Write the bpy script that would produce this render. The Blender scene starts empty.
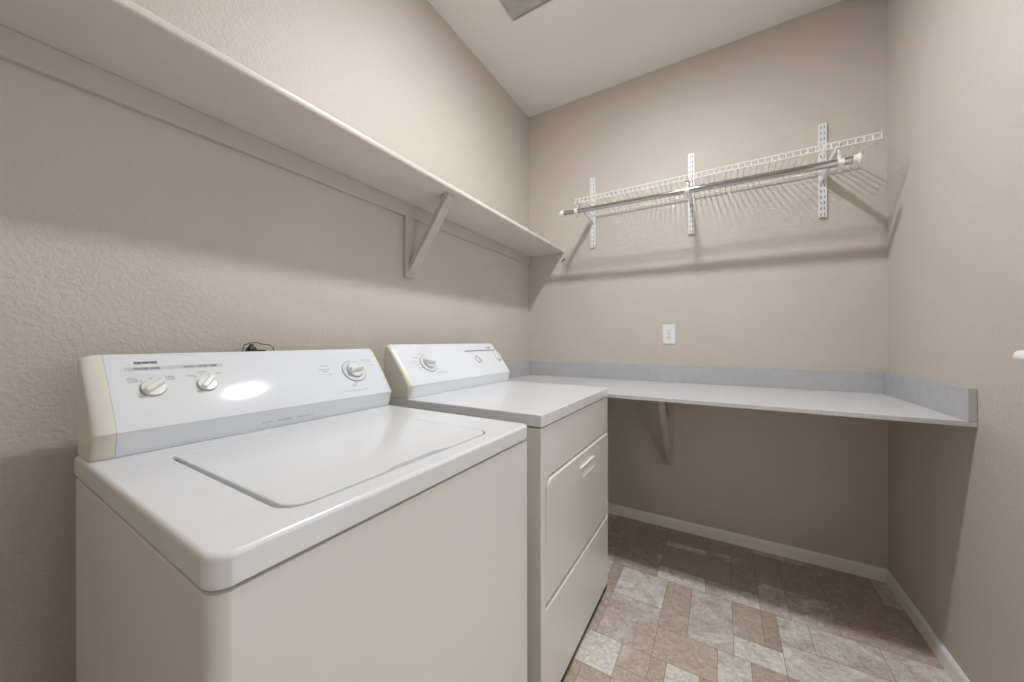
import bpy, bmesh, math, random
from mathutils import Vector, Matrix
random.seed(7)
S = bpy.context.scene
COL = S.collection
PI = math.pi

# ------------------------------------------------------------------ room measures (metres)
D, W, H = 2.268, 1.8664, 2.751          # back wall y, right wall x, ceiling z
YF = -0.45                              # wall behind the camera

# ------------------------------------------------------------------ materials
def lin(c):
    return tuple(((v/255)/12.92 if v/255 <= .04045 else ((v/255+.055)/1.055)**2.4) for v in c) + (1,)

def mat(name, rgb, rough=.5, metal=0, spec=.5, bump=None, coat=0, mottle=None):
    m = bpy.data.materials.new(name); m.use_nodes = True
    nt = m.node_tree; b = nt.nodes['Principled BSDF']
    b.inputs['Base Color'].default_value = lin(rgb)
    b.inputs['Roughness'].default_value = rough
    b.inputs['Metallic'].default_value = metal
    b.inputs['Specular IOR Level'].default_value = spec
    b.inputs['Coat Weight'].default_value = coat
    b.inputs['Coat Roughness'].default_value = .08
    geo = nt.nodes.new('ShaderNodeNewGeometry')
    if bump:
        sc, strength, dist = bump
        n = nt.nodes.new('ShaderNodeTexNoise'); n.inputs['Scale'].default_value = sc
        n.inputs['Detail'].default_value = 3; n.inputs['Roughness'].default_value = .55
        n.inputs['Distortion'].default_value = .6
        nt.links.new(geo.outputs['Position'], n.inputs['Vector'])
        bp = nt.nodes.new('ShaderNodeBump'); bp.inputs['Strength'].default_value = strength
        bp.inputs['Distance'].default_value = dist
        nt.links.new(n.outputs['Fac'], bp.inputs['Height'])
        nt.links.new(bp.outputs['Normal'], b.inputs['Normal'])
    # a faint unevenness of the colour itself, so no surface is a dead flat tone
    sc, amt = mottle or (9, .03)
    n = nt.nodes.new('ShaderNodeTexNoise'); n.inputs['Scale'].default_value = sc; n.inputs['Detail'].default_value = 3
    nt.links.new(geo.outputs['Position'], n.inputs['Vector'])
    r = nt.nodes.new('ShaderNodeMapRange')
    r.inputs['From Min'].default_value = .3; r.inputs['From Max'].default_value = .7
    r.inputs['To Min'].default_value = 1-amt; r.inputs['To Max'].default_value = 1+amt
    nt.links.new(n.outputs['Fac'], r.inputs['Value'])
    v = nt.nodes.new('ShaderNodeVectorMath'); v.operation = 'SCALE'
    v.inputs[0].default_value = lin(rgb)[:3]
    nt.links.new(r.outputs['Result'], v.inputs['Scale'])
    nt.links.new(v.outputs['Vector'], b.inputs['Base Color'])
    return m

M = {}
M['wall'] = mat('wall_paint', (206, 198, 186), .52, spec=.45, bump=(95, .6, .004), mottle=(2.5, .015))
M['ceiling'] = mat('ceiling_paint', (240, 236, 229), .8, bump=(110, .25, .002), mottle=(2, .01))
M['trim'] = mat('trim_white', (248, 247, 243), .35)
M['shelfpaint'] = mat('shelf_paint', (222, 215, 203), .38, bump=(200, .1, .0008))
M['enamel'] = mat('white_enamel', (232, 233, 235), .22, coat=.35, mottle=(5, .008))
M['enamelside'] = mat('white_enamel_side', (228, 226, 221), .3, coat=.15, bump=(500, .05, .0003), mottle=(5, .008))
M['panel'] = mat('panel_white', (230, 233, 237), .09, spec=.4, mottle=(5, .006))
M['cream'] = mat('cream_plastic', (230, 228, 217), .33)
M['knob'] = mat('knob_white', (232, 231, 225), .3)
M['greyprint'] = mat('grey_print', (204, 206, 209), .5)
M['darkgrey'] = mat('mid_grey_print', (120, 121, 124), .5)
M['ink'] = mat('dark_ink', (58, 58, 62), .5)
M['black'] = mat('black_plastic', (22, 22, 23), .5)
M['ring_shade_grey'] = mat('grey_ring_and_shade', (150, 150, 148), .45)  # grey of dial rings and track backs; also shade painted in the lid gap
M['ledgerpaint'] = mat('bracket_paint', (200, 191, 178), .42, bump=(200, .1, .0008))
M['counter'] = mat('counter_laminate', (203, 202, 205), .34, mottle=(160, .06))
M['splash'] = mat('backsplash_laminate', (188, 189, 191), .36, mottle=(28, .05))
M['wirewhite'] = mat('white_coated_wire', (238, 238, 236), .35)
M['chrome'] = mat('chrome', (196, 196, 198), .09, metal=1)
M['whiteplastic'] = mat('white_plastic', (240, 240, 238), .35)
M['slot'] = mat('dark_slot', (40, 38, 36), .7)
M['ventmetal'] = mat('vent_metal', (196, 194, 187), .5)
M['nail'] = mat('dull_steel', (120, 112, 100), .45, metal=.7)
M['scratch'] = mat('bare_scratch', (212, 206, 196), .7)

def emission(name, rgb, st):
    m = bpy.data.materials.new(name); m.use_nodes = True
    b = m.node_tree.nodes['Principled BSDF']
    b.inputs['Base Color'].default_value = (.8, .8, .8, 1)
    b.inputs['Emission Color'].default_value = lin(rgb)
    b.inputs['Emission Strength'].default_value = st
    return m
M['lamp'] = emission('lamp_lens', (247, 250, 255), 205)

def tile_material():
    m = bpy.data.materials.new('stone_vinyl_tile'); m.use_nodes = True
    nt = m.node_tree; b = nt.nodes['Principled BSDF']; L = nt.links.new
    geo = nt.nodes.new('ShaderNodeNewGeometry')
    at = nt.nodes.new('ShaderNodeAttribute'); at.attribute_name = 'tone'
    off = nt.nodes.new('ShaderNodeVectorMath'); off.operation = 'ADD'
    sc = nt.nodes.new('ShaderNodeVectorMath'); sc.operation = 'SCALE'; sc.inputs['Scale'].default_value = 17.
    L(at.outputs['Vector'], sc.inputs[0])
    L(geo.outputs['Position'], off.inputs[0]); L(sc.outputs['Vector'], off.inputs[1])
    n1 = nt.nodes.new('ShaderNodeTexNoise'); n1.inputs['Scale'].default_value = 6.5; n1.inputs['Detail'].default_value = 6
    n1.inputs['Roughness'].default_value = .62; n1.inputs['Distortion'].default_value = 1.4
    n2 = nt.nodes.new('ShaderNodeTexNoise'); n2.inputs['Scale'].default_value = 34; n2.inputs['Detail'].default_value = 5
    n2.inputs['Roughness'].default_value = .7; n2.inputs['Distortion'].default_value = 1.8
    L(off.outputs['Vector'], n1.inputs['Vector']); L(off.outputs['Vector'], n2.inputs['Vector'])
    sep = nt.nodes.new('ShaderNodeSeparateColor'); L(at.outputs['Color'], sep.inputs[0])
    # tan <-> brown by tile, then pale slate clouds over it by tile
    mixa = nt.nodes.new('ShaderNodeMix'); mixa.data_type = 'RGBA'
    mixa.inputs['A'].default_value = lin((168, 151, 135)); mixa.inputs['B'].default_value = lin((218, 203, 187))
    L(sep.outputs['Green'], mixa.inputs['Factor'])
    add = nt.nodes.new('ShaderNodeMath'); add.operation = 'ADD'
    L(n1.outputs['Fac'], add.inputs[0]); L(sep.outputs['Red'], add.inputs[1])
    ramp = nt.nodes.new('ShaderNodeMapRange'); ramp.interpolation_type = 'SMOOTHSTEP'
    ramp.inputs['From Min'].default_value = .74; ramp.inputs['From Max'].default_value = 1.13
    L(add.outputs[0], ramp.inputs['Value'])
    mixb = nt.nodes.new('ShaderNodeMix'); mixb.data_type = 'RGBA'
    mixb.inputs['B'].default_value = lin((228, 225, 217))
    L(ramp.outputs['Result'], mixb.inputs['Factor']); L(mixa.outputs['Result'], mixb.inputs['A'])
    r2 = nt.nodes.new('ShaderNodeMapRange')
    r2.inputs['From Min'].default_value = .3; r2.inputs['From Max'].default_value = .7
    r2.inputs['To Min'].default_value = .68; r2.inputs['To Max'].default_value = 1.28
    L(n2.outputs['Fac'], r2.inputs['Value'])
    v = nt.nodes.new('ShaderNodeVectorMath'); v.operation = 'SCALE'
    L(mixb.outputs['Result'], v.inputs[0]); L(r2.outputs['Result'], v.inputs['Scale'])
    L(v.outputs['Vector'], b.inputs['Base Color'])
    b.inputs['Roughness'].default_value = .42
    b.inputs['Specular IOR Level'].default_value = .4
    bp = nt.nodes.new('ShaderNodeBump'); bp.inputs['Strength'].default_value = .25; bp.inputs['Distance'].default_value = .0015
    L(n2.outputs['Fac'], bp.inputs['Height']); L(bp.outputs['Normal'], b.inputs['Normal'])
    return m
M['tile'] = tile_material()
M['grout'] = mat('vinyl_seam', (128, 112, 97), .6)

# ------------------------------------------------------------------ mesh helpers (all in world coordinates)
def box(bm, x0, x1, y0, y1, z0, z1, bev=0, seg=2):
    t = bmesh.new()
    bmesh.ops.create_cube(t, size=1)
    for v in t.verts:
        v.co = Vector(((x0+x1)/2+v.co.x*(x1-x0), (y0+y1)/2+v.co.y*(y1-y0), (z0+z1)/2+v.co.z*(z1-z0)))
    if bev:
        bmesh.ops.bevel(t, geom=t.edges[:], offset=bev, segments=seg, profile=.5, affect='EDGES')
    join(bm, t); return bm

def join(bm, t, mtx=None):
    if mtx is not None: bmesh.ops.transform(t, matrix=mtx, verts=t.verts[:])
    mp = {}
    for v in t.verts: mp[v] = bm.verts.new(v.co)
    for f in t.faces:
        try:
            g = bm.faces.new([mp[v] for v in f.verts]); g.material_index = f.material_index
        except ValueError: pass
    t.free()

def tube(bm, pts, r, n=10, caps=True, closed=False):
    pts = [Vector(p) for p in pts]; rings = []
    up = None
    for i, p in enumerate(pts):
        if closed: d = pts[(i+1) % len(pts)]-pts[i-1]
        else: d = pts[min(i+1, len(pts)-1)]-pts[max(i-1, 0)]
        d.normalize()
        if up is None:
            a = Vector((0, 0, 1)) if abs(d.z) < .9 else Vector((1, 0, 0))
            up = (a-d*a.dot(d)).normalized()
        else: up = (up-d*up.dot(d)).normalized()
        s = d.cross(up)
        rr = r[i] if isinstance(r, (list, tuple)) else r
        rings.append([bm.verts.new(p+(up*math.cos(2*PI*k/n)+s*math.sin(2*PI*k/n))*rr) for k in range(n)])
    m = len(rings)
    for i in range(m if closed else m-1):
        a, b = rings[i], rings[(i+1) % m]
        for k in range(n): bm.faces.new([a[k], a[(k+1) % n], b[(k+1) % n], b[k]])
    if caps and not closed:
        bm.faces.new(rings[0]); bm.faces.new(rings[-1][::-1])
    return bm

def loft(bm, loops, cap0=True, cap1=True):
    rs = [[bm.verts.new(p) for p in l] for l in loops]; n = len(rs[0])
    for a, b in zip(rs, rs[1:]):
        for k in range(n):
            f = [a[k], a[(k+1) % n], b[(k+1) % n], b[k]]
            try: bm.faces.new(f)
            except ValueError: pass
    if cap0: bm.faces.new(rs[0][::-1])
    if cap1: bm.faces.new(rs[-1])
    return bm

def rrect(a0, a1, b0, b1, r, n=6):
    """rounded rectangle in a plane, four radii [a0b0, a1b0, a1b1, a0b1], same point count always"""
    if not isinstance(r, (list, tuple)): r = [r]*4
    out = []
    for (ca, cb, sa, sb, st), rr in zip(((a0, b0, 1, 1, PI), (a1, b0, -1, 1, 1.5*PI), (a1, b1, -1, -1, 0), (a0, b1, 1, -1, .5*PI)), r):
        rr = max(rr, 1e-5)
        for k in range(n+1):
            t = st+k/n*PI/2
            out.append((ca+sa*rr+rr*math.cos(t), cb+sb*rr+rr*math.sin(t)))
    return out

def prism(bm, poly, axis, a0, a1):
    """extrude a closed outline along an axis; outline is in the other two axes, in xyz order"""
    def P(u, v, a): return {'x': (a, u, v), 'y': (u, a, v), 'z': (u, v, a)}[axis]
    loft(bm, [[P(u, v, a0) for u, v in poly], [P(u, v, a1) for u, v in poly]])
    return bm

def lathe(bm, prof, mtx, n=32):
    """prof: (radius, height) pairs, turned about local z"""
    loops = [[mtx @ Vector((r*math.cos(2*PI*k/n), r*math.sin(2*PI*k/n), h)) for k in range(n)] for r, h in prof]
    loft(bm, loops); return bm

def origin_of(o):
    p = Vector()
    while o is not None: p += o.location; o = o.parent
    return p

def obj(name, bm, m, parent=None, smooth=30, label=None, bevel=0):
    if bevel: bmesh.ops.bevel(bm, geom=[e for e in bm.edges if e.is_manifold and e.calc_face_angle(0) > .5], offset=bevel, segments=2, profile=.5, affect='EDGES')
    bmesh.ops.recalc_face_normals(bm, faces=bm.faces[:])
    me = bpy.data.meshes.new(name)
    o = bpy.data.objects.new(name, me); COL.objects.link(o)
    if parent is not None:
        o.parent = parent
    else:
        # a thing that is one mesh: its origin sits at the middle of its base
        xs = [v.co for v in bm.verts]
        o.location = ((min(c.x for c in xs)+max(c.x for c in xs))/2, (min(c.y for c in xs)+max(c.y for c in xs))/2, min(c.z for c in xs))
    off = origin_of(o)
    bmesh.ops.translate(bm, vec=-off, verts=bm.verts[:])
    bm.to_mesh(me); bm.free()
    for mm in (m if isinstance(m, (list, tuple)) else [m]): me.materials.append(mm)
    if smooth:
        for p in me.polygons: p.use_smooth = True
        me.set_sharp_from_angle(angle=math.radians(smooth))
        w = o.modifiers.new('weighted_normal', 'WEIGHTED_NORMAL'); w.keep_sharp = True; w.weight = 100
    if label: o['label'] = label
    return o

def tag(o, label, cat, group=None):
    o['label'] = label; o['category'] = cat
    if group: o['group'] = group
    return o

def thing(name, loc, label, cat, group=None):
    o = bpy.data.objects.new(name, None); COL.objects.link(o); o.location = loc; o.empty_display_size = .05
    return tag(o, label, cat, group)

def struct(name, bm, m, smooth=0):
    o = obj(name, bm, m, smooth=smooth); o['kind'] = 'structure'; return o

def dup(root, delta, label):
    r = root.copy(); COL.objects.link(r); r.location = root.location+Vector(delta); r['label'] = label
    for ch in list(root.children):
        c = ch.copy(); COL.objects.link(c); c.parent = r
        for g in list(ch.children):
            d = g.copy(); COL.objects.link(d); d.parent = c
    return r

def B(): return bmesh.new()

# ------------------------------------------------------------------ the room
T = .10
struct('wall_left', box(B(), -T, 0, YF-T, D+T, -.1, H+.1), M['wall'])
struct('wall_back', box(B(), 0, W, D, D+T, -.1, H+.1), M['wall'])
DY0, DY1, DZ = .15, 1.05, 2.05           # unseen doorway added in the right wall to let fill light in
bm = B()
box(bm, W, W+T, YF-T, DY0, -.1, H+.1); box(bm, W, W+T, DY1, D+T, -.1, H+.1); box(bm, W, W+T, DY0, DY1, DZ, H+.1)
struct('wall_right', bm, M['wall'])
struct('wall_front', box(B(), 0, W, YF-T, YF, -.1, H+.1), M['wall'])
struct('ceiling', box(B(), 0, W, YF, D, H, H+.1), M['ceiling'])

# painted casing of the added doorway
bm = B()
for a, b_ in ((DY0-.06, DY0), (DY1, DY1+.06)): box(bm, W-.014, W-.0003, a, b_, 0, DZ, .003)
box(bm, W-.014, W-.0003, DY0-.06, DY1+.06, DZ+.0003, DZ+.06, .003)
struct('trim_2', bm, M['trim'])

# floor: modular stone-look tiles on a 5 cm grid, the ones in view laid as in the photograph
X0, Y0, U = .797, 1.46, .05
i0, i1 = math.floor((0-X0)/U), math.ceil((W-X0)/U)
j0, j1 = math.floor((YF-Y0)/U), math.ceil((D-Y0)/U)
# (x0,x1,y0,y1, pale 0..1, light 0..1) measured corners; tiles under the counter toned darker for its shade
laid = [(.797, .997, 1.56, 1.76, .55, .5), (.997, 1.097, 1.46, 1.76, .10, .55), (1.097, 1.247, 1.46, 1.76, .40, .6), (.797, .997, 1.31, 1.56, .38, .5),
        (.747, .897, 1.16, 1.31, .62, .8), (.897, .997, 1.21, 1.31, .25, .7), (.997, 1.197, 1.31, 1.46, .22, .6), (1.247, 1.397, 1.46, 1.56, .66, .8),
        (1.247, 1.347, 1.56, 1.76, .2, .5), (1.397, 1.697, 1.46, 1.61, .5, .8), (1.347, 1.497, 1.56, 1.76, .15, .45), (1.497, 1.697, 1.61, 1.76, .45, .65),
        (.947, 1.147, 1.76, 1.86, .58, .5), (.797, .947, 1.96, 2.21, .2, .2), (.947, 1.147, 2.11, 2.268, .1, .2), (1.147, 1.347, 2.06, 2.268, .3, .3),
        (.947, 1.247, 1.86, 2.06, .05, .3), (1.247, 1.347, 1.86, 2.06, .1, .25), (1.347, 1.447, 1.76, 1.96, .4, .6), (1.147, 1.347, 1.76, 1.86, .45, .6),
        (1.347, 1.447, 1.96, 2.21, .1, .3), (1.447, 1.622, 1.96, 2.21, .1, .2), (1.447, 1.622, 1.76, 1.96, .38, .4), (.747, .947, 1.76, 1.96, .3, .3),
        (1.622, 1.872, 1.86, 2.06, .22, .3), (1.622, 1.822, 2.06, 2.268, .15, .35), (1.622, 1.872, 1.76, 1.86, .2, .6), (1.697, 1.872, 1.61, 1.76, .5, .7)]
used = {}
rects = []
def cells(r):
    a0, a1 = round((r[0]-X0)/U), round((r[1]-X0)/U); b0, b1 = round((r[2]-Y0)/U), round((r[3]-Y0)/U)
    return a0, a1, b0, b1
for r in laid:
    a0, a1, b0, b1 = cells(r)
    cs = [(i, j) for i in range(a0, a1) for j in range(b0, b1)]
    if any(c in used for c in cs):
        # trim to the free columns / rows
        cs2 = [c for c in cs if c not in used]
        if not cs2: continue
        a0, a1 = min(c[0] for c in cs2), max(c[0] for c in cs2)+1
        b0, b1 = min(c[1] for c in cs2), max(c[1] for c in cs2)+1
        if any((i, j) in used for i in range(a0, a1) for j in range(b0, b1)): continue
    for i in range(a0, a1):
        for j in range(b0, b1): used[(i, j)] = 1
    rects.append((a0, a1, b0, b1, r[4], r[5]))
for j in range(j0, j1):
    for i in range(i0, i1):
        if (i, j) in used: continue
        w, h = random.choice([(2, 2), (3, 2), (2, 3), (4, 3), (3, 4), (4, 4), (2, 4), (3, 3)])
        while w > 1 and any((i+k, j) in used or i+k >= i1 for k in range(w)): w -= 1
        while h > 1 and any((i+k, j+l) in used or j+l >= j1 for k in range(w) for l in range(h)): h -= 1
        for k in range(w):
            for l in range(h): used[(i+k, j+l)] = 1
        rects.append((i, i+w, j, j+h, random.choice([.1, .2, .35, .5, .6]), random.uniform(.25, .85)))
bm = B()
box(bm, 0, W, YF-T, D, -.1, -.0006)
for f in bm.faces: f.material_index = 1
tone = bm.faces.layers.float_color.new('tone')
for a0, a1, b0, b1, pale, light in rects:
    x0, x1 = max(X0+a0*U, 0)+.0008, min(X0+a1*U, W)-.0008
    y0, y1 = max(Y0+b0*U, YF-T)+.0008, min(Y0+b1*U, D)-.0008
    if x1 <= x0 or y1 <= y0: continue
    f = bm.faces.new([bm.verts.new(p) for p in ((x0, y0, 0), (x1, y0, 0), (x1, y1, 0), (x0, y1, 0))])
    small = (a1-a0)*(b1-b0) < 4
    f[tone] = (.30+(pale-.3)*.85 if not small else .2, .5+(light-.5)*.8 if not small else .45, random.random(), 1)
bm.normal_update()
me = bpy.data.meshes.new('floor'); fl = bpy.data.objects.new('floor', me); COL.objects.link(fl)
bm.to_mesh(me); bm.free(); me.materials.append(M['tile']); me.materials.append(M['grout']); fl['kind'] = 'structure'

# baseboards: profiled moulding
BH = .0592
prof = [(0, 0), (.012, 0), (.012, .040), (.0095, .046), (.0095, .050), (.006, .056), (.003, BH), (0, BH)]
def baseboard(name, pts):
    bm = B(); prism(bm, *pts); o = struct(name, bm, M['trim'], smooth=25); return o
baseboard('baseboard_back', ([(D-a, z) for a, z in prof], 'x', 0, W))
baseboard('baseboard_right', ([(W-a, z) for a, z in prof], 'y', DY1+.06, D-.012))
baseboard('baseboard_left', ([(a, z) for a, z in prof], 'y', YF, D-.012))

# scratches on the lower right wall are marks in the paint: part of the setting
bm = B()
for (ya, za, yb, zb, w) in ((2.155, .181, 2.055, .190, .0032), (2.12, .190, 2.10, .193, .002)):
    d = Vector((0, yb-ya, zb-za)).normalized(); s = Vector((0, -d.z, d.y))*w/2
    a, b_ = Vector((W-.0004, ya, za)), Vector((W-.0004, yb, zb))
    bm.faces.new([bm.verts.new(p) for p in (a-s, b_-s, b_+s, a+s)])
struct('trim_1', bm, M['scratch'])

# ------------------------------------------------------------------ ceiling lamp (above, out of frame) and ceiling vent
LX, LY = .975, 1.16
lt = thing('ceiling_light', (LX, LY, H-.06), 'round flush ceiling lamp with a domed white lens in the middle of the room', 'ceiling light')
bm = B(); I = Matrix.Translation((LX, LY, 0))
lathe(bm, [(.075, H-.002), (.075, H-.047), (.078, H-.050), (.096, H-.050), (.099, H-.047), (.099, H-.0005), (.075, H-.0005)], I, 48)
obj('rim', bm, M['whiteplastic'], lt)
bm = B(); lathe(bm, [(.002, H-.056), (.020, H-.054), (.036, H-.048), (.049, H-.037), (.058, H-.022), (.062, H-.004), (.002, H-.003)], I, 40)
obj('diffuser', bm, M['lamp'], lt)

vt = thing('ceiling_vent', (.45, 1.39, H-.012), 'grey louvred air vent in the ceiling near the left wall', 'vent')
vx0, vx1, vy0, vy1 = .297, .60, 1.24, 1.541
bm = B()
loft(bm, [[(a, b, z) for a, b in rrect(vx0+i, vx1-i, vy0+i, vy1-i, max(.012-i, .002))] for i, z in ((0, H), (0, H-.006), (.004, H-.011), (.010, H-.011), (.012, H-.002))], True, True)
obj('frame', bm, M['ventmetal'], vt)
bm = B()
k = vy0+.020
while k < vy1-.022:
    prism(bm, [(k, H-.002), (k+.0015, H-.002), (k+.012, H-.011), (k+.0105, H-.011)], 'x', vx0+.012, vx1-.012); k += .0145
obj('louvres', bm, M['ventmetal'], vt)

# ------------------------------------------------------------------ long painted shelf on the left wall
sh = thing('wall_shelf', (.138, (YF+D)/2, 1.7248), 'long beige painted shelf along the left wall above the machines', 'shelf')
SX, SZ, ST = .2758, 1.7248, .0195
bm = B()
prism(bm, [(0.0005, SZ), (SX-.004, SZ), (SX-.001, SZ+.003), (SX, SZ+.007), (SX, SZ+ST-.007), (SX-.001, SZ+ST-.003), (SX-.004, SZ+ST), (.0005, SZ+ST)], 'y', YF+.001, D-.001)
obj('board', bm, M['shelfpaint'], sh)
bm = B(); box(bm, .0005, .0185, YF+.001, D-.001, 1.6658, SZ-.0003, .0015, 1)
obj('ledger_strip', bm, M['ledgerpaint'], sh)

# its wooden bracket
bk = thing('shelf_bracket', (.0095, 1.116, 1.395), 'beige painted wooden brace under the long left shelf', 'bracket')
bm = B(); box(bm, .0005, .0185, 1.082, 1.130, 1.395, 1.6655, .0015, 1)
obj('upright', bm, M['ledgerpaint'], bk)
bm = B(); y0, y1 = 1.099, 1.142
prism(bm, [(.0187, 1.418), (.0187, 1.452), (.222, SZ-.0005), (.246, SZ-.0005), (.246, SZ-.012)], 'y', y0, y1)
obj('brace', bm, M['ledgerpaint'], bk, bevel=.0012)
# small nail sticking out of the back wall under the end of the shelf
bm = B(); tube(bm, [(.258, D-.0003, 1.6665), (.284, D-.020, 1.6715), (.2853, D-.021, 1.6718), (.287, D-.0223, 1.672)], [.0034, .0034, .0062, .0062], 10)
tag(obj('nail', bm, M['nail']), 'small grey nail in the back wall below the tip of the long shelf', 'nail')

# ------------------------------------------------------------------ grey laminate counter with backsplashes
CY, CZ, CT, SB, ZS = 1.6096, .8665, .0165, .0188, .9669
ct = thing('countertop', (W/2, (CY+D)/2, CZ-CT), 'grey laminate folding counter with raised backsplash across the back wall', 'counter')
bm = B(); box(bm, .0005, W-.0005, CY, D-.0005, CZ-CT, CZ, .0018, 2)
obj('slab', bm, M['counter'], ct)
bm = B(); box(bm, SB+.0003, W-SB-.0003, D-SB, D-.0005, CZ+.0002, ZS, .0015, 2); obj('backsplash', bm, M['splash'], ct)
bm = B(); box(bm, .0005, SB, CY, D-.0005, CZ+.0002, ZS, .0015, 2); obj('backsplash', bm, M['splash'], ct)
bm = B(); box(bm, W-SB, W-.0005, CY, D-.0005, CZ+.0002, ZS, .0015, 2); obj('backsplash', bm, M['splash'], ct)

cb = thing('counter_bracket', (.95, D-.01, .355), 'beige painted wooden brace holding the grey counter from below', 'bracket')
bm = B(); box(bm, .934, .968, D-.0185, D-.0005, .36, CZ-CT-.0005, .0015, 1); obj('upright', bm, M['ledgerpaint'], cb)
bm = B(); prism(bm, [(D-.0187, .372), (D-.0187, .408), (1.898, CZ-CT-.0005), (1.866, CZ-CT-.0005), (1.866, CZ-CT-.010)], 'x', .934, .964)
obj('brace', bm, M['ledgerpaint'], cb, bevel=.0012)

# ------------------------------------------------------------------ electrical outlet
ol = thing('electrical_outlet', (.9425, D, 1.0935), 'white double wall socket on the back wall above the grey counter', 'outlet')
ox, oz = .9425, 1.149
bm = B()
loft(bm, [[(ox+a, y, oz+b) for a, b in rrect(-.035+i, .035-i, -.0575+i, .0575-i, .003)] for i, y in ((0, D-.0003), (0, D-.003), (.003, D-.0062), (.006, D-.0066))])
obj('plate', bm, M['whiteplastic'], ol)
for s in (1, -1):
    bm = B(); zc = oz+s*.0195
    loft(bm, [[(ox+a, y, zc+b) for a, b in rrect(-.017+i, .017-i, -.0145+i, .0145-i, .010)] for i, y in ((0, D-.0064), (0, D-.0082), (.001, D-.0088))])
    rc = obj('receptacle', bm, M['whiteplastic'], ol)
    bm = B()
    for dx, hh in ((-.0064, .0045), (.0064, .0036)): box(bm, ox+dx-.0011, ox+dx+.0011, D-.0092, D-.0086, zc+.003-hh, zc+.003+hh)
    lathe(bm, [(.0026, .0086), (.0026, .0092)], Matrix.Translation((ox, D, zc-.0085)) @ Matrix.Rotation(PI/2, 4, 'X'), 12)
    obj('slots', bm, M['slot'], rc, label='dark socket holes')
bm = B(); lathe(bm, [(.003, .0064), (.003, .0074), (.002, .0078)], Matrix.Translation((ox, D, oz)) @ Matrix.Rotation(PI/2, 4, 'X'), 12)
obj('screw', bm, M['nail'], ol)

# ------------------------------------------------------------------ slotted wall standards, brackets, wire shelf, closet rod
UZ0, UZ1, UX = 1.727, 2.187, (.481, 1.0630, 1.6375)
UW, UD = .032, .013
def standard_mesh(x):
    bm = B()
    xs = [x-UW/2+v for v in (0, .0078, .0116, .0204, .0242, .032)]
    pitch, n = .0285, 17
    zs = [UZ0]
    z = UZ0+.006
    while z+.015 < UZ1: zs += [z, z+.0140]; z += pitch
    zs.append(UZ1)
    yf, yb = D-UD, D-UD+.0016
    vf = [[bm.verts.new((a, yf, c)) for c in zs] for a in xs]
    for i in range(5):
        for j in range(len(zs)-1):
            if i in (1, 3) and j % 2 == 1: continue
            bm.faces.new([vf[i][j], vf[i+1][j], vf[i+1][j+1], vf[i][j+1]])
    bmesh.ops.recalc_face_normals(bm, faces=bm.faces[:]); bm.normal_update()
    if bm.faces[0].normal.y > 0: bmesh.ops.reverse_faces(bm, faces=bm.faces[:])
    bm.normal_update()
    bmesh.ops.solidify(bm, geom=bm.faces[:], thickness=.0014)
    for a in (x-UW/2, x+UW/2-.0014): box(bm, a, a+.0014, D-UD+.0002, D-.0003, UZ0, UZ1)
    return bm
st = thing('shelf_standard', (UX[0], D, UZ0), 'white slotted metal wall track, leftmost of three, by the ball end of the rod', 'shelf track', 'slotted wall tracks behind the wire shelf')
obj('slotted_channel', standard_mesh(UX[0]), M['wirewhite'], st, smooth=0)
bm = B(); box(bm, UX[0]-.0085, UX[0]+.0085, D-.0012, D-.0004, UZ0+.001, UZ1-.001)
obj('back_strip', bm, M['ring_shade_grey'], st, label='grey inside of the track', smooth=0)
dup(st, (UX[1]-UX[0], 0, 0), 'white slotted metal wall track, middle one of the three')
dup(st, (UX[2]-UX[0], 0, -.011), 'white slotted metal wall track, rightmost of three, nearest the right wall')

RY, RZ = 1.958, 1.874           # closet rod axis
DZ_ = 1.942                     # wire deck height
RX0, RX1, RJ = .388, 1.690, 1.075
def rod_z(x): return 1.876+(x-RX0)/(RX1-RX0)*(1.8535-1.876)
def make_bracket(x, label):
    RZ = rod_z(x)
    br = thing('rod_bracket', (x, D-UD, 1.87), label, 'bracket', 'metal arms under the wire shelf')
    bm = B()
    # channel-shaped arm: two tapering cheeks, a top web and a bottom web
    poly = [(D-UD-.0003, DZ_-.008), (1.968, DZ_-.008), (1.962, DZ_-.020), (2.02, DZ_-.026), (D-UD-.02, 1.890), (D-UD-.0003, 1.884)]
    for s in (-1, 1): prism(bm, poly, 'x', x+s*.0065-.0009, x+s*.0065+.0009)
    box(bm, x-.0065, x+.0065, 1.968, D-UD-.0003, DZ_-.0095, DZ_-.008)
    prism(bm, [(1.9622, DZ_-.020), (2.02, DZ_-.026), (D-UD-.02, 1.890), (D-UD-.02, 1.8915), (2.02, DZ_-.0245), (1.9622, DZ_-.0185)], 'x', x-.0065, x+.0065)
    obj('arm', bm, M['wirewhite'], br, smooth=0)
    bm = B(); ro, ri = .0185, .0165
    ang = [math.radians(a) for a in range(-205, 26, 15)]
    outer = [(RY+ro*math.cos(a), RZ+ro*math.sin(a)) for a in ang]; inner = [(RY+ri*math.cos(a), RZ+ri*math.sin(a)) for a in ang]
    stem = [(RY+ro, DZ_-.023), (RY+ri, DZ_-.023)]
    prism(bm, outer+inner[::-1], 'x', x-.010, x+.010)
    box(bm, x-.0055, x+.0055, RY+ri, RY+ro, RZ, DZ_-.023)
    prism(bm, [(RY+.004, RZ-.017), (RY+.020, RZ-.031), (RY+.018, RZ-.034), (RY-.002, RZ-.019)], 'x', x-.006, x+.006)
    obj('rod_hook', bm, M['whiteplastic'], br, smooth=25)
make_bracket(UX[0], 'white metal shelf arm with rod hook on the leftmost wall track')
make_bracket(UX[1], 'white metal shelf arm with rod hook on the middle wall track')
make_bracket(UX[2], 'white metal shelf arm with rod hook on the rightmost wall track')

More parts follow.
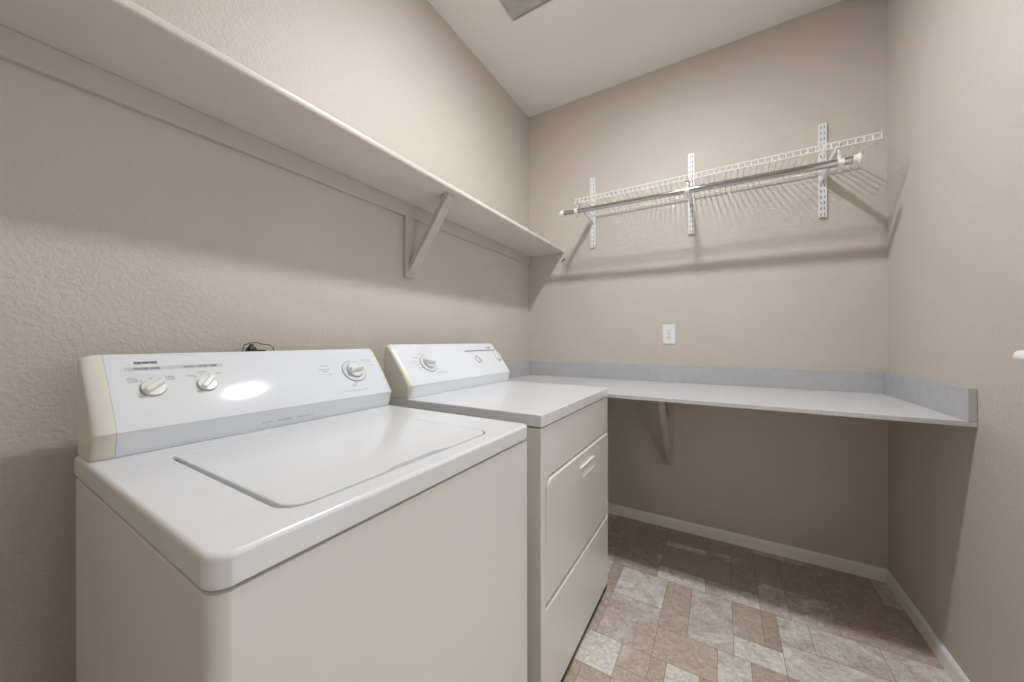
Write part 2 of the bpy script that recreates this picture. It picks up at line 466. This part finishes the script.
WX0, WX1, FY, BY = .474, 1.760, 1.956, D-.0185
ws = thing('wire_shelf', ((WX0+WX1)/2, (FY+BY)/2, DZ_-.024), 'white coated wire shelf across three wall tracks on the back wall', 'wire shelf')
bm = B(); wr = .0020
n = 52
for k in range(n):
    x = WX0+(WX1-WX0)*k/(n-1)
    tube(bm, [(x, D-.004, DZ_), (x, FY+.004, DZ_), (x, FY+.001, DZ_-.001), (x, FY, DZ_-.005), (x, FY, DZ_-.024)], wr, 6)
obj('cross_wires', bm, M['wirewhite'], ws)
for (y, z, r) in ((FY, DZ_-.0005, .0028), (FY-.001, DZ_-.024, .0028)):
    bm = B(); tube(bm, [(WX0-.002, y, z), (WX1+.002, y, z)], r, 8); obj('front_rail', bm, M['wirewhite'], ws)
bm = B(); tube(bm, [(WX0-.002, BY, DZ_-.0046), (WX1+.002, BY, DZ_-.0046)], .0032, 8); obj('back_rail', bm, M['wirewhite'], ws)

rod = thing('closet_rod', (1.03, RY, RZ-.016), 'shiny chrome hanging rod with white end caps hung below the wire shelf', 'closet rod')
bm = B(); tube(bm, [(RJ-.06, RY, rod_z(RJ-.06)), (RX1, RY, rod_z(RX1))], .0150, 20); obj('outer_tube', bm, M['chrome'], rod)
bm = B(); tube(bm, [(RX0, RY, rod_z(RX0)-.0015), (RJ-.0605, RY, rod_z(RJ-.06)-.0015)], .0125, 20); obj('inner_tube', bm, M['chrome'], rod)
bm = B(); R = Matrix.Translation((RX1, RY, rod_z(RX1))) @ Matrix.Rotation(PI/2, 4, 'Y')
lathe(bm, [(.0175, -.014), (.019, -.013), (.019, .0), (.0235, .002), (.0235, .006), (.020, .0095), (.008, .011)], R, 24); obj('end_cap', bm, M['whiteplastic'], rod, label='white flanged plastic end cap')
bm = B(); R = Matrix.Translation((RX0, RY, rod_z(RX0)-.0015)) @ Matrix.Rotation(-PI/2, 4, 'Y')
lathe(bm, [(.0135, -.014), (.0165, -.012), (.0172, -.004), (.0160, .004), (.012, .010), (.005, .0125)], R, 24); obj('end_cap', bm, M['whiteplastic'], rod, label='white ball-shaped plastic end cap')

# ------------------------------------------------------------------ white fitting at the right edge of the picture
wh = thing('wall_hook', (W-.02, 1.36, 1.060), 'small white rounded peg on the right wall at the edge of view', 'wall hook')
bm = B()
loops = []
for k in range(9):
    t = k/8*PI/2
    s = math.cos(t)
    loops.append([(W-.010-.024*math.sin(t)*1.0, 1.36+a*max(s, .05), 1.0665+(b)*max(s, .05)) for a, b in rrect(-.062, .062, 0, .019, [.001, .001, .017, .017])])
loft(bm, [[(W-.0004, p[1], p[2]) for p in loops[0]]]+loops); obj('peg', bm, M['whiteplastic'], wh)
bm = B(); box(bm, W-.004, W-.0003, 1.33, 1.39, 1.045, 1.0664, .0012); obj('mount', bm, M['whiteplastic'], wh)

# ------------------------------------------------------------------ writing helper
def text_bm(s, size, width=None, bold=0):
    cu = bpy.data.curves.new('t', 'FONT'); cu.body = s; cu.size = size; cu.align_x = 'LEFT'; cu.extrude = 0; cu.offset = bold
    cu.resolution_u = 2
    o = bpy.data.objects.new('t', cu); COL.objects.link(o)
    dg = bpy.context.evaluated_depsgraph_get(); me = o.evaluated_get(dg).to_mesh()
    b = bmesh.new(); b.from_mesh(me); o.evaluated_get(dg).to_mesh_clear()
    bpy.data.objects.remove(o); bpy.data.curves.remove(cu)
    xs = [v.co.x for v in b.verts]
    mn, mx = min(xs), max(xs)
    k = (width/(mx-mn)) if width else 1
    for v in b.verts: v.co.x = (v.co.x-mn)*k
    return b

class Face:
    """a tilted control-panel plane: u along +y, v up the slope, n out of it"""
    def __init__(s, px, pz, qx, qz, sag=0):
        s.sag = sag
        L = math.hypot(qx-px, qz-pz); tx, tz = (qx-px)/L, (qz-pz)/L
        s.m = Matrix(((0, tx, tz, px), (1, 0, 0, 0), (0, tz, -tx, pz), (0, 0, 0, 1))); s.L = L
    def bulge(s, v): t = min(max(v/s.L, 0), 1); return 4*s.sag*t*(1-t)
    def at(s, u, v, h=0): return s.m @ Matrix.Translation((u, v, h+s.bulge(v)))
    def outline(s, n=8): return [(p.x, p.z) for p in (s.m @ Vector((0, s.L*k/n, s.bulge(s.L*k/n))) for k in range(n+1))]
    def text(s, bm, t, u, v, size, width=None, h=.0004, bold=0):
        join(bm, text_bm(t, size, width, bold), s.at(u, v, h))
    def rect(s, bm, u0, u1, v0, v1, h=.0003):
        bm.faces.new([bm.verts.new(s.m @ Vector(p)) for p in ((u0, v0, h+s.bulge(v0)), (u1, v0, h+s.bulge(v0)), (u1, v1, h+s.bulge(v1)), (u0, v1, h+s.bulge(v1)))])

def knob(F, u, v, r, ang, parent, hh=.016):
    bm = B(); lathe(bm, [(r, -.0006), (r, .004), (r*.93, .0055), (r*.5, .006)], F.at(u, v), 32)
    kb = obj('knob', bm, M['knob'], parent)
    bm = B(); m = F.at(u, v) @ Matrix.Rotation(ang, 4, 'Z')
    w = r*.34; l = r*1.02
    def lp(sx, sy, z): return [m @ Vector((a, b, z)) for a, b in rrect(-sx, sx, -sy, sy, min(sx, sy)*.6)]
    loft(bm, [lp(l, w, .0055), lp(l, w, .009), lp(l*.95, w*.82, hh-.002), lp(l*.85, w*.6, hh)])
    obj('grip', bm, M['knob'], kb)
    bm = B(); lathe(bm, [(r*1.0, .0002), (r*1.07, .0002), (r*1.07, .0008), (r*1.0, .0008)], F.at(u, v), 32)
    obj('dial_ring', bm, M['ring_shade_grey'], kb, label='thin grey ring around the knob')
    return kb

def console(parent, y0, y1, zb, prof, capw=.034):
    """control console: middle panel between two rounded end caps; prof = (x,z) outline, first points bottom back"""
    bm = B(); prism(bm, prof, 'y', y0+capw, y1-capw*.6); pn = obj('control_panel', bm, M['panel'], parent, smooth=28)
    xb = prof[0][0]
    for s, ye, wd in ((-1, y0, capw), (1, y1, capw*.6)):
        bm = B(); loops = []
        yin = ye-s*wd
        for k in range(8):
            t = k/7*PI/2
            ins = (1-math.cos(t))*.020
            fx = 1-ins/.15; y = yin+s*(.0004+(wd-.0004)*math.sin(t))
            loops.append([(xb+(x-xb)*fx, y, zb+.0003+(z-zb)*(1-ins/.30)) for x, z in prof])
        loft(bm, loops); obj('end_cap', bm, M['cream'], parent, smooth=28, label='cream plastic end cap of the console')
    return pn

def feet(parent, x0, x1, y0, y1, z1):
    for x in (x0+.05, x1-.06):
        for y in (y0+.05, y1-.05):
            bm = B(); lathe(bm, [(.020, .0), (.022, .003), (.022, .012), (.008, .014), (.008, z1)], Matrix.Translation((x, y, 0)), 16); obj('leg', bm, M['black'], parent, label='black levelling foot')

# ------------------------------------------------------------------ washing machine
wx0, wx1, wy0, wy1 = .120, .7655, .1461, .8345
zw, zwb = .8876, .8498
wm = thing('washing_machine', ((wx0+wx1)/2, (wy0+wy1)/2, 0), 'white top-loading washer with a flat lid, nearest the camera', 'washing machine')
bm = B(); loft(bm, [[(a, b, z) for a, b in rrect(wx0+.004+i, wx1-.002-i, wy0+.001+i, wy1-.001-i, [.008, .020, .012, .008], 8)] for i, z in ((.004, .022), (0, .026), (0, zwb-.0092), (.0015, zwb-.0057), (.005, zwb-.0042))]); obj('cabinet', bm, M['enamelside'], wm, smooth=40)
feet(wm, wx0, wx1, wy0, wy1, .03)
bm = B(); loft(bm, [[(a, b, z) for a, b in rrect(wx0+.012, wx1-.010, wy0+.009, wy1-.009, .020, 8)] for z in (zwb-.0046, zwb+.001)]); obj('seam_shade', bm, M['black'], wm, smooth=0, label='black insert painting the shade in the gap under the top')  # black insert stands in for the shadow line between cabinet and deck
# deck with the lid well
lx0, lx1, ly0, ly1 = .292, .7205, .2405, .7150
def L2(i, z, r=(.006, .024, .018, .006)): return [(a, b, z) for a, b in rrect(wx0+i, wx1-i, wy0+i, wy1-i, [max(q-i, .002) for q in r], 8)]
def L3(i, z): return [(a, b, z) for a, b in rrect(lx0-i, lx1+i, ly0-i, ly1+i, [.004, .035+i, .035+i, .004], 8)]
bm = B()
loft(bm, [L2(.002, zwb), L2(0, zwb+.003), L2(0, zw-.0075), L2(.001, zw-.004), L2(.0035, zw-.0012), L2(.0075, zw), L3(.004, zw), L3(.001, zw-.0015), L3(0, zw-.005), L3(0, zw-.0135)])
obj('deck', bm, M['enamel'], wm, smooth=35)
# lid: front edge set back at the finger notch
def lidloop(i, z):
    g = .0035
    pts = rrect(lx0+g+i, lx1-g-i, ly0+.0055+i, ly1-g-i, [.003, .030, .030, .003], 8)
    out = []
    for k, p in enumerate(pts):
        out.append((p[0], p[1], z))
        if k == 17:       # after the front-left corner: go along the front edge with a shallow notch
            xf = lx1-g-i
            for yy, dx in ((.405, 0), (.428, .011), (.535, .011), (.558, 0)): out.append((xf-dx, yy, z))
    return out
bm = B(); zl = zw+.0012
loft(bm, [lidloop(0, zw-.0125), lidloop(0, zl-.004), lidloop(.001, zl-.0015), lidloop(.0035, zl)])
lid = obj('lid', bm, M['enamel'], wm, smooth=35)
bm = B(); box(bm, .330, .69, .2412, .2450, zw-.0130, zw-.0105); obj('lid_gap_shade', bm, M['ring_shade_grey'], wm, smooth=0, label='grey strip painting the shade in the lid gap')  # grey strip laid in the lid gap as its shade
bm = B()
for yy in (.2438, ):
    for xx in (.302, .312, .326): lathe(bm, [(.0019, zw-.010), (.0019, zw-.005)], Matrix.Translation((xx, yy, 0)), 10)
obj('hinge_pins', bm, M['black'], wm, label='dark hinge pins at the lid corner')

KP = (.2325, .938); TP = (.1235, 1.081)
FW = Face(KP[0], KP[1], TP[0]+.012, TP[1]-.0155, .0028)
prof = [(.108, zw+.0002), (.214, zw+.0002), (.221, .900), (KP[0]-.003, .930)]+FW.outline()+[ (TP[0]+.004, TP[1]-.004), (TP[0]-.008, TP[1]+.003), (TP[0]-.018, TP[1]+.002), (.098, TP[1]-.010), (.094, 1.03)]
pn = console(wm, .153, .8315, zw, prof, .030)
bm = B(); FW.rect(bm, .208, .3755, .1385, .1485)
obj('title_strip', bm, M['greyprint'], pn, smooth=0, label='pale grey strip behind the knob titles')
bm = B(); FW.text(bm, 'KENMORE', .2245, .1565, .0085, .036, bold=.0004)
obj('maker_name', bm, M['ink'], pn, smooth=0, label='small dark maker lettering')
for t_, u, w in (('WATER LEVEL', .2215, .042), ('WASH / RINSE TEMP', .3015, .063)):
    bm = B(); FW.text(bm, t_, u, .1405, .0078, w, .0006, .0001); obj('knob_title', bm, M['ink'], pn, smooth=0, label='dark knob title')
def marks(F, name, words, dots, parent, size):
    bm = B()
    for u, v, t_ in words: F.text(bm, t_, u, v, size)
    for u, v in dots: lathe(bm, [(.0013, .0003), (.0013, .0005)], F.at(u, v), 10)
    obj(name, bm, M['darkgrey'], parent, smooth=0, label='tiny grey scale lettering')
marks(FW, 'water_level_scale', [(.2085, .116, 'SMALL'), (.2105, .110, 'LOAD'), (.2665, .116, 'SUPER'), (.2685, .110, 'LOAD')], [(.2285, .1115), (.2435, .1165), (.2585, .1145)], pn, .0055)
marks(FW, 'temperature_scale', [(.302, .115, 'COLD'), (.3225, .1235, 'WARM'), (.3575, .117, 'HOT')], [(.3165, .1125), (.3285, .1185), (.343, .1185)], pn, .0055)
for u, v, t_ in ((.612, .118, 'DELICATE'), (.606, .105, 'PERMANENT'), (.616, .098, 'PRESS'), (.628, .086, 'OFF'), (.762, .132, 'HEAVY DUTY'), (.772, .125, 'NORMAL'), (.782, .110, 'LIGHT'), (.689, .038, 'RINSE'), (.7, .0445, 'OFF'), (.65, .021, 'PUSH TO STOP   TURN TO SET   PULL TO START')):
    marks(FW, 'dial_lettering', [(u, v, t_)], [], pn, .0056 if u != .65 else .0042)
FB = Face(.221, .900, KP[0]-.003, .930)
for u, w, t_ in ((.4297, .0246, 'HEAVY DUTY'), (.468, .0327, '80 SERIES'), (.5135, .0474, 'SUPER CAPACITY')):
    bm = B(); FB.text(bm, t_, u, .0045, .0048, w, .0005); obj('lower_lettering', bm, M['darkgrey'], pn, smooth=0, label='tiny grey lettering along the lower band')
knob(FW, .2445, .0915, .0195, math.radians(38), wm); knob(FW, .3345, .0905, .0180, math.radians(50), wm)
def timer(F, u, v, r, ang, parent):
    bm = B(); lathe(bm, [(r, -.001), (r, .003), (r*.94, .0045), (r*.70, .0045), (r*.66, .003), (r*.3, .003)], F.at(u, v), 48)
    td = obj('timer_dial', bm, M['panel'], parent)
    bm = B(); lathe(bm, [(r*1.0, .0002), (r*1.05, .0002), (r*1.05, .0012), (r*1.0, .0012)], F.at(u, v), 48); obj('dial_ring', bm, M['ring_shade_grey'], td, label='thin grey ring around the timer dial')
    bm = B(); lathe(bm, [(r*.66, .002), (r*.66, .010), (r*.60, .013), (r*.3, .0135)], F.at(u, v), 40); kb = obj('knob', bm, M['knob'], td)
    bm = B(); lathe(bm, [(r*.665, .003), (r*.70, .003), (r*.70, .0052), (r*.665, .0052)], F.at(u, v), 40); obj('knob_ring', bm, M['darkgrey'], td, label='dark ring around the timer knob')
    bm = B(); m = F.at(u, v) @ Matrix.Rotation(ang, 4, 'Z')
    def lp(sx, sy, z): return [m @ Vector((a, b, z)) for a, b in rrect(-sx, sx, -sy, sy, min(sx, sy)*.7)]
    loft(bm, [lp(r*.64, r*.20, .012), lp(r*.64, r*.19, .020), lp(r*.60, r*.16, .026), lp(r*.5, r*.10, .028)]); obj('timer_grip', bm, M['knob'], td)
    bm = B()
    for k in range(24):
        a = k/24*2*PI
        t = bmesh.new(); bmesh.ops.create_grid(t, x_segments=1, y_segments=1, size=.5)
        join(bm, t, F.at(u, v, .0049) @ Matrix.Rotation(a, 4, 'Z') @ Matrix.Translation((r*.84, 0, 0)) @ Matrix.Diagonal((r*.12, .0007, 1, 1)))
    obj('ticks', bm, M['darkgrey'], td, smooth=0)
    return td
timer(FW, .7165, .0925, .0385, math.radians(8), wm)

# power cord and plug behind the washer console
pc = thing('power_cord', (.03, .49, 1.06), 'dark plug and thin cord poking up behind the washer console', 'power cord')
bm = B()
loft(bm, [[(.05+a, .478+b, z) for a, b in rrect(-s, s, -s*1.1, s*1.1, s*.5)] for s, z in ((.012, 1.055), (.012, 1.083), (.0095, 1.092), (.005, 1.098), (.0035, 1.104))])
obj('plug', bm, M['black'], pc)
bm = B()
pts = [(.045, .465, 1.05), (.045, .458, 1.085), (.045, .462, 1.101), (.043, .478, 1.107), (.04, .497, 1.108), (.038, .505, 1.104), (.036, .520, 1.102), (.034, .532, 1.100), (.033, .542, 1.092), (.033, .548, 1.07), (.033, .55, 1.03)]
tube(bm, pts, .0012, 8); obj('cord', bm, M['black'], pc)
bm = B(); box(bm, .036, .062, .495, .512, 1.055, 1.087, .003); obj('strain_relief', bm, M['black'], pc)

# ------------------------------------------------------------------ dryer
dx0, dx1, dy0, dy1 = .130, .7721, .8940, 1.5734
zd, zdb = .9008, .8648
dr = thing('clothes_dryer', ((dx0+dx1)/2, (dy0+dy1)/2, 0), 'white front-loading dryer with a square drop door, beside the grey counter', 'dryer')
# cabinet with the door recess in its front
qy0, qy1, qz0, qz1 = .9290, 1.5670, .3215, .7075
def Ly(i, x, r=.006): return [(x, a, b) for a, b in rrect(dy0+.001+i, dy1-.001-i, .025+i, zdb-.0045-i, max(r-i, .0005), 6)]
def Lq(i, x): return [(x, a, b) for a, b in rrect(qy0-i, qy1+i, qz0-i, qz1+i, [.006+i, .006+i, .022+i, .026+i], 6)]
xf = dx1-.001
bm = B()
loft(bm, [Ly(0, dx0+.004, .002), Ly(0, xf-.005, .002), Ly(.0015, xf-.0015, .004), Ly(.005, xf, .006), Lq(.0065, xf), Lq(.0022, xf-.0018), Lq(0, xf-.0065), Lq(0, xf-.020)])
obj('cabinet', bm, M['enamelside'], dr, smooth=40)
feet(dr, dx0, dx1, dy0, dy1, .03)
bm = B(); box(bm, dx0+.02, dx1-.012, dy0+.012, dy1-.012, zdb-.0048, zdb+.001); obj('seam_shade', bm, M['black'], dr, smooth=0, label='black insert painting the shade in the gap under the top')  # black filler painted as the shade of the gap below the dryer top
bm = B(); box(bm, dx0+.05, dx1-.007, dy0+.006, dy1-.006, .003, .0255); obj('base_shade', bm, M['black'], dr, smooth=0, label='black block painting the shade under the cabinet')  # black block stands in for the shade between dryer and floor
g = .0035
def tilt(z): return .0045*(z-.515)/.19
def Ld(i, x): return [(x+tilt(b), a, b) for a, b in rrect(qy0+g+i, qy1-g-i, qz0+.009+i, qz1-g-i, [.004, .004, .019, .023], 6)]
bm = B(); loft(bm, [Ld(0, xf-.018), Ld(0, xf-.0075), Ld(.0015, xf-.0032), Ld(.0042, xf-.0006), Ld(.0085, xf+.0005)])
door = obj('door', bm, M['enamelside'], dr, smooth=40)
bm = B(); loft(bm, [[(x, a, b) for a, b in rrect(1.195+i, 1.352-i, .6515+i, .6575-i, .0025)] for i, x in ((0, xf+.0035), (0, xf+.0115), (.002, xf+.0135))])
hd = obj('handle', bm, M['cream'], door, label='cream plastic pull handle')
bm = B(); prism(bm, [(xf+.0038, .6475), (xf+.0050, .6475), (xf+.0135, .6200), (xf+.0120, .6165), (xf+.0032, .6160)], 'y', 1.205, 1.345); obj('grip_plate', bm, M['cream'], hd, bevel=.001)
bm = B()
def Lt(i, z): return [(a, b, z) for a, b in rrect(dx0+i, dx1+.0015-i, dy0-.001+i, dy1+.001-i, .004, 6)]
loft(bm, [Lt(.001, zdb), Lt(0, zdb+.002), Lt(0, zd-.006), Lt(.0012, zd-.0022), Lt(.005, zd)])
obj('top', bm, M['enamel'], dr, smooth=35)
KD = (.2500, .949); TD = (.1330, 1.0955)
FD = Face(KD[0], KD[1], TD[0]+.012, TD[1]-.0155, .0028)
prof = [(.118, zd+.0002), (.238, zd+.0002), (.243, .912), (KD[0]-.003, .941)]+FD.outline()+[ (TD[0]+.004, TD[1]-.004), (TD[0]-.008, TD[1]+.003), (TD[0]-.018, TD[1]+.002), (.108, TD[1]-.010), (.104, 1.04)]
pd = console(dr, .8925, 1.5905, zd, prof, .022)
bm = B(); FD.rect(bm, 1.312, 1.570, .1415, .1475); obj('title_strip', bm, M['darkgrey'], pd, smooth=0, label='grey strip above the small knobs')
bm = B(); FD.text(bm, 'KENMORE', 1.505, .158, .0085, .036, bold=.0004); obj('maker_name', bm, M['ink'], pd, smooth=0, label='small dark maker lettering')
for u, v, t_ in ((1.012, .138, 'TIMED DRY'), (1.03, .131, 'AIR'), (.972, .120, 'NORMAL'), (.962, .098, 'COTTON'), (.970, .085, 'HEAVY'), (.968, .070, 'AUTO DRY'), (.974, .060, 'LESS'), (1.062, .040, 'PERMANENT PRESS'), (1.07, .060, 'OFF'), (1.345, .127, 'TEMP'), (1.535, .127, 'START')):
    marks(FD, 'dial_lettering', [(u, v, t_)], [], pd, .0062)
timer(FD, 1.036, .0895, .0385, math.radians(-8), dr)
knob(FD, 1.376, .0915, .0190, math.radians(-62), dr); knob(FD, 1.553, .0915, .0190, math.radians(80), dr)

# ------------------------------------------------------------------ even fill from the world, let in by the doorway added in the right wall
wld = bpy.data.worlds.new('World'); S.world = wld; wld.use_nodes = True
bg = wld.node_tree.nodes['Background']; bg.inputs['Color'].default_value = (.97, .98, 1, 1); bg.inputs['Strength'].default_value = .38

# ------------------------------------------------------------------ camera
cam = bpy.data.cameras.new('Camera'); co = bpy.data.objects.new('Camera', cam); COL.objects.link(co)
cam.sensor_fit = 'HORIZONTAL'; cam.sensor_width = 36; cam.lens = 349.74/1024*36; cam.clip_start = .02
co.location = (1.2117, 0, 1.111)
yaw, roll = .5402, .0018
co.rotation_mode = 'XYZ'
co.matrix_world = Matrix.Translation((1.2117, 0, 1.111)) @ Matrix.Rotation(yaw, 4, 'Z') @ Matrix.Rotation(PI/2, 4, 'X') @ Matrix.Rotation(-roll, 4, 'Z')
S.camera = co

S.view_settings.view_transform = 'Standard'; S.view_settings.look = 'None'
S.view_settings.gamma = 1; S.view_settings.use_curve_mapping = False
S.view_settings.exposure = 1.75
